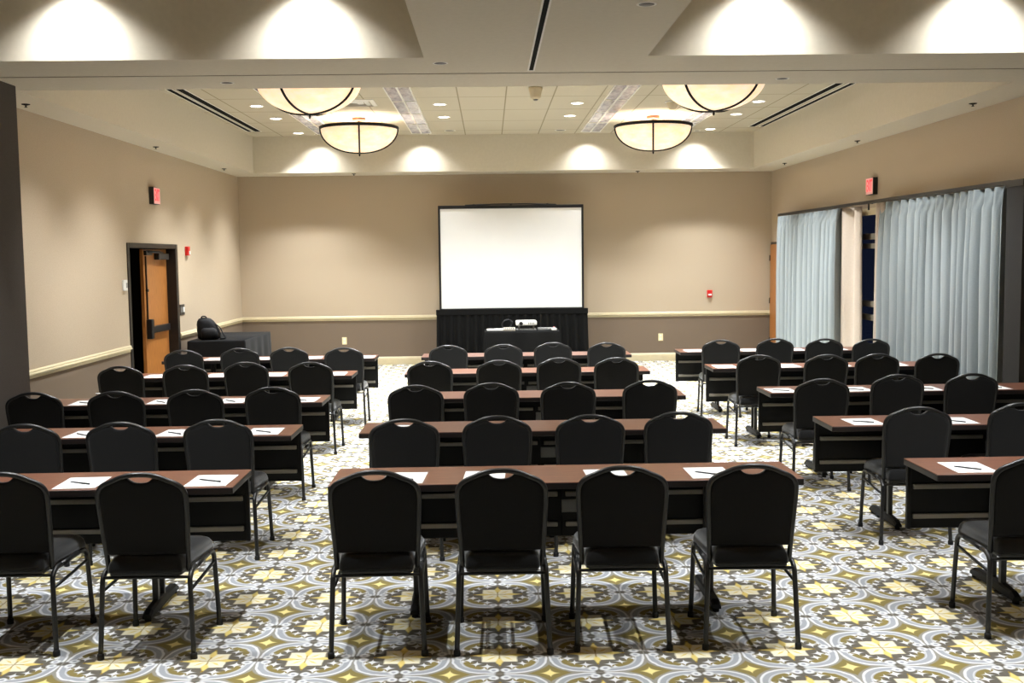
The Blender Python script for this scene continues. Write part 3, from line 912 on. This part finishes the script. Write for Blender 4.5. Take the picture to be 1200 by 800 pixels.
for i, x in enumerate(XD):
    for j, y in enumerate(YD):
        if i in (1, 2) and j == 4:
            continue
        yy = y
        o = instance('dl_on', downlight(True)); o.location = (x, yy, ZT)
        seen = {0: 'first', 1: 'second', 2: 'third', 3: 'fourth', 4: 'fifth'}[j]
        tag(o, f'lit round downlight, {seen} beyond the beam in the {XN[i]} row', 'downlight', 'lit downlights in the far tray')
        spot('downlight_lamp', (x, yy, ZT - .02), P_FAR * (1.7 if j == 0 and i in (1, 2) else 1.0 if j == 0 else 1.2 if i in (0, 3) else 1.3 if j == 3 else 1.1), 132 if j == 3 and i in (1, 2) else 98, .8, COOL, .08)
for x, y, lab in ((-.61, 17.55, 'unlit round downlight near the back fascia, left of the screen top'), (1.19, 17.65, 'unlit round downlight near the back fascia, right of the screen middle')):
    o = instance('dl_off', downlight(False)); o.location = (x, y, ZT); tag(o, lab, 'downlight', 'unlit downlights')
for x, y, lab in ((-2.108, 8.86, 'unlit round fitting under the beam at left'), (2.435, 8.9, 'unlit round fitting under the beam at right'),
                  (-.342, 8.06, 'unlit round fitting by the black slot in the soffit'), (.923, 6.24, 'unlit round fitting at the top edge of the photo')):
    o = instance('dl_off', downlight(False)); o.location = (x, y, ZC); o.scale = (.6, .6, .6); tag(o, lab, 'downlight', 'unlit downlights')
# small wall-wash fittings that light the back fascia
def washer():
    t = thing('wall_washer', 'x', 'downlight')
    MB().lathe([(.045, 0), (.045, -.003), (.058, -.004), (.06, 0)], 20).build('trim_ring', M['trim_white'], t)
    MB().lathe([(0, -.002), (.045, -.002), (.045, 0), (0, 0)], 20).build('lens', M['off_shaded_lens'], t)  # lit fitting; the disc's dark colour stands in for a shaded recess
    return t
for x, lab in ((-2.80, 'behind the left bowl lamps'), (-1.08, 'left of the screen'), (1.67, 'right of the screen'), (3.48, 'behind the right bowl lamps')):
    o = instance('washer', washer); o.location = (x, 17.89, ZT)
    tag(o, f'small wall washer light against the back fascia, {lab}', 'downlight', 'wall washers at the back fascia')
    spot('washer_lamp', (x, 17.89, ZT - .01), P_SCALLOP * 1.7, 124, 1.0, (.96, .98, 1), .04)
# near trays: lamps that scallop the fascia, and rows that light the front of the room
for k, x in enumerate((-2.90, -1.25, 1.96, 3.55)):
    for j, y in enumerate((7.62, 5.05)):
        o = instance('dl_on', downlight(True)); o.location = (x, y, ZT)
        tag(o, f'lit downlight overhead in the near {"left" if k < 2 else "right"} tray, {("outer", "inner", "inner", "outer")[k]} column, {("by the fascia", "middle", "rear")[j]}', 'downlight', 'lit downlights in the near trays')
        spot('tray_lamp', (x, y, ZT - .012), P_NEAR * (.60 if j == 0 else .95), 100 if j else 122, .95 if j == 0 else .75, (.96, .98, 1) if j == 0 else COOL, .08)

# bowl pendants
def make_bowl():
    t = thing('bowl_pendant', 'x', 'pendant lamp')
    R, D = .555, .35
    zr = 3.775 - ZT
    prof = [(0, zr - D)]
    for k in range(1, 15):
        a = k / 14 * PI / 2
        prof.append((R * math.sin(a) ** .92, zr - D * math.cos(a) ** 1.0))
    inner = [(r * .985, z + .008) for r, z in prof[::-1]]
    b = MB().lathe(prof + inner, 48).build('bowl', M['alabaster'], t)
    mb = MB(); ring = [((R + .004) * math.cos(2 * PI * k / 48), (R + .004) * math.sin(2 * PI * k / 48), zr + .004) for k in range(48)]
    mb.tube(ring, .024, 8, closed=True); mb.build('rim', M['iron'], t)
    for q in range(4):
        a = q * PI / 2
        pts = [((r + .007) * math.cos(a), (r + .007) * math.sin(a), z - .004) for r, z in prof[1:]]
        MB().tube([(0.01 * math.cos(a), .01 * math.sin(a), prof[0][1] - .006)] + pts, .013, 8).build('strap', M['iron'], t)
    mb = MB(); mb.lathe([(0, -.055), (.008, -.05), (.014, -.03), (.01, -.018), (.026, -.008), (.022, .004), (0, .006)], 16, (0, 0, zr - D)); mb.build('finial', M['iron'], t)
    mb = MB(); mb.tube([(0, 0, zr - D + .01), (0, 0, -.02)], .010, 10)
    mb.lathe([(0, 0), (.03, .005), (.04, .03), (.025, .05), (0, .055)], 16, (0, 0, zr + .005))
    mb.build('stem', M['iron'], t)
    mb = MB(); mb.lathe([(0, -.05), (.06, -.05), (.095, -.04), (.10, 0), (0, 0)], 24); mb.build('canopy', M['canopy'], t)
    return t
for x, y, a, lab in ((-1.875, 15.85, -83.3, 'glowing alabaster bowl lamp nearest the back wall on the left'), (2.45, 15.95, -98.7, 'glowing alabaster bowl lamp nearest the back wall on the right'),
                     (-1.885, 11.55, -23.7, 'glowing alabaster bowl lamp on the left, cut off by the beam'), (2.435, 11.6, -44.8, 'glowing alabaster bowl lamp on the right, cut off by the beam'),
                     (-2.1, 3.6, 0, 'alabaster bowl lamp overhead in the near left tray'), (2.8, 3.6, 0, 'alabaster bowl lamp overhead in the near right tray')):
    o = instance('bowl', make_bowl); o.location = (x, y, ZT); o.rotation_euler = (0, 0, math.radians(a))
    tag(o, lab, 'pendant lamp', 'alabaster bowl lamps')
    for q in range(3):
        aa = q * 2 * PI / 3 + .4
        L = bpy.data.lights.new('bowl_bulb', 'POINT'); L.energy = (14 if y > 5 else 34) * PW; L.color = (1, .91, .78); L.shadow_soft_size = .05
        lo = bpy.data.objects.new('bowl_bulb', L); COL.objects.link(lo); lo.location = (x + .16 * math.cos(aa), y + .16 * math.sin(aa), 3.60)

# troffers with paired prismatic lenses
def make_troffer():
    t = thing('light_troffer', 'x', 'ceiling light')
    mb = MB()
    w_, l = .165, .61
    mb.box(-w_, -w_ + .016, -l, l, -.012, 0); mb.box(w_ - .016, w_, -l, l, -.012, 0); mb.box(-.012, .012, -l, l, -.012, 0)
    mb.box(-w_, w_, -l, -l + .02, -.0119, 0); mb.box(-w_, w_, l - .02, l, -.0119, 0)
    mb.build('frame', M['trim_white'], t)
    for s in (-1, 1):
        MB().box(*sorted((s * .012, s * (w_ - .016))), -l + .02, l - .02, -.006, -.002).build('lens', M['lens'], t)
    return t
for x, nm in ((-1.085, 'inner left'), (1.70, 'inner right'), (-2.63, 'outer left'), (3.13, 'outer right')):
    for k in range(5):
        y = 17.86 - .61 - 1.222 * k
        o = instance('troffer', make_troffer); o.location = (x, y, ZT)
        tag(o, f'unlit twin-lens troffer in the {nm} strip, {["first", "second", "third", "fourth", "fifth"][k]} from the back wall', 'ceiling light', 'unlit twin-lens troffers')

# black slot diffusers
def slot(label, x, y0, y1, z, w=.05, group=None):
    t = thing('slot_diffuser', label, 'air diffuser', (x, (y0 + y1) / 2, z), 0, group)
    l = (y1 - y0) / 2
    MB().box(-w / 2, w / 2, -l, l, -.003, -.0005).build('opening', M['black_gap'], t)
    mb = MB()
    mb.box(-w / 2 - .012, -w / 2, -l - .012, l + .012, -.005, 0); mb.box(w / 2, w / 2 + .012, -l - .012, l + .012, -.005, 0)
    mb.box(-w / 2, w / 2, -l - .012, -l, -.005, 0); mb.box(-w / 2, w / 2, l, l + .012, -.005, 0)
    mb.build('flange', M['trim_white'], t)
slot('black slot diffuser closest to the left fascia of the tiled tray', -3.80, 10.5, 17.4, ZT, .065, 'slot diffusers')
slot('black slot diffuser second from the left fascia of the tiled tray', -3.67, 10.5, 17.4, ZT, .095, 'slot diffusers')
slot('black slot diffuser second from the right fascia of the tiled tray', 4.265, 10.5, 17.38, ZT, .095, 'slot diffusers')
slot('black slot diffuser closest to the right fascia of the tiled tray', 4.425, 10.5, 17.38, ZT, .065, 'slot diffusers')
slot('single black slot diffuser down the middle of the near soffit', .343, 1.6, 8.38, ZC, .032)

# square supply diffuser, sensors
t = thing('ceiling_diffuser', 'square beige air diffuser in the tiles beside the left bowl lamps', 'air diffuser', (-1.76, 14.3, ZT))
for k, (a, b) in enumerate(((.29, .24), (.21, .16), (.13, .06))):
    mb = MB()
    R = []
    for (h, z) in ((a, 0), (a, -.008), (b, -.020), (b, -.012)):
        R.append([(-h, -h, z), (h, -h, z), (h, h, z), (-h, h, z)])
    mb.rings(R, False, False); mb.build('louvre', M['trim_white'], t)
t = thing('motion_sensor', 'beige ceiling sensor hanging near the middle of the tiled tray', 'sensor', (.59, 13.15, ZT))
MB().lathe([(0, 0), (.085, 0), (.085, -.03), (.075, -.05), (.062, -.12), (.045, -.14), (0, -.145)], 24).build('body', M['detector'], t)
MB().lathe([(0, -.146), (.03, -.146), (.022, -.160), (0, -.165)], 20).build('lens', M['grey_plastic'], t)
t = thing('smoke_detector', 'beige detector on the tiles beside the right bowl lamps', 'sensor', (2.48, 14.45, ZT))
MB().lathe([(0, 0), (.09, 0), (.085, -.03), (.05, -.10), (.03, -.115), (0, -.118)], 24).build('body', M['detector'], t)
MB().lathe([(.093, -.001), (.1, -.004), (.1, -.016), (.088, -.02)], 24).build('base_ring', M['trim_white'], t)

# sprinklers on the soffits
def make_sprinkler():
    t = thing('sprinkler_head', 'x', 'sprinkler')
    MB().lathe([(0, 0), (.038, 0), (.036, -.006), (.014, -.012), (0, -.012)], 18).build('escutcheon', M['iron'], t)
    mb = MB(); mb.tube([(0, 0, -.01), (0, 0, -.026)], .007, 8); mb.lathe([(0, -.026), (.014, -.027), (.014, -.030), (0, -.030)], 14); mb.build('deflector', M['iron'], t)
    return t
for x, y, lab in ((-4.19, 9.94, 'left soffit, nearest the dark partition'), (-4.19, 13.74, 'left soffit, above the door side'), (-4.17, 17.15, 'left soffit, nearest the back wall'),
                  (4.74, 10.48, 'right soffit, nearest the camera'), (4.78, 13.88, 'right soffit, above the exit sign side'), (4.76, 17.22, 'right soffit, nearest the back wall'),
                  (-2.29, 18.47, 'back soffit, left of the screen'), (2.58, 18.55, 'back soffit, right of the screen')):
    o = instance('sprinkler', make_sprinkler); o.location = (x, y, ZC); tag(o, f'small dark sprinkler head under the {lab}', 'sprinkler', 'sprinkler heads')

# ------------------------------------------------------------------ world, camera, view
wd_ = bpy.data.worlds.new('night'); scn.world = wd_; wd_.use_nodes = True
bg = wd_.node_tree.nodes['Background']
bg.inputs[0].default_value = (.045, .06, .115, 1); bg.inputs[1].default_value = .12

F, H, YAW, PITCH, ROLL = 1252.087, 1.898, .0203, -.0802, -.0123
fwd = Vector((math.sin(YAW) * math.cos(PITCH), math.cos(YAW) * math.cos(PITCH), math.sin(PITCH)))
right = Vector((math.cos(YAW), -math.sin(YAW), 0)); up = right.cross(fwd)
cs, sn = math.cos(ROLL), math.sin(ROLL)
r2, u2 = right * cs + up * sn, -right * sn + up * cs
cam = bpy.data.cameras.new('camera'); cam.sensor_fit = 'HORIZONTAL'; cam.sensor_width = 36; cam.lens = F / 1200 * 36
cam.clip_start = .05; cam.clip_end = 100
co = bpy.data.objects.new('camera', cam); COL.objects.link(co)
co.matrix_world = Matrix(((r2.x, u2.x, -fwd.x, 0), (r2.y, u2.y, -fwd.y, 0), (r2.z, u2.z, -fwd.z, H), (0, 0, 0, 1)))
scn.camera = co
vs = scn.view_settings
scn.display_settings.display_device = 'sRGB'
vs.view_transform = 'Standard'; vs.look = 'None'; vs.gamma = 1; vs.use_curve_mapping = False; vs.exposure = 0.64
scn.cycles.use_denoising = True
scn.cycles.max_bounces = 8; scn.cycles.diffuse_bounces = 5; scn.cycles.sample_clamp_indirect = 6
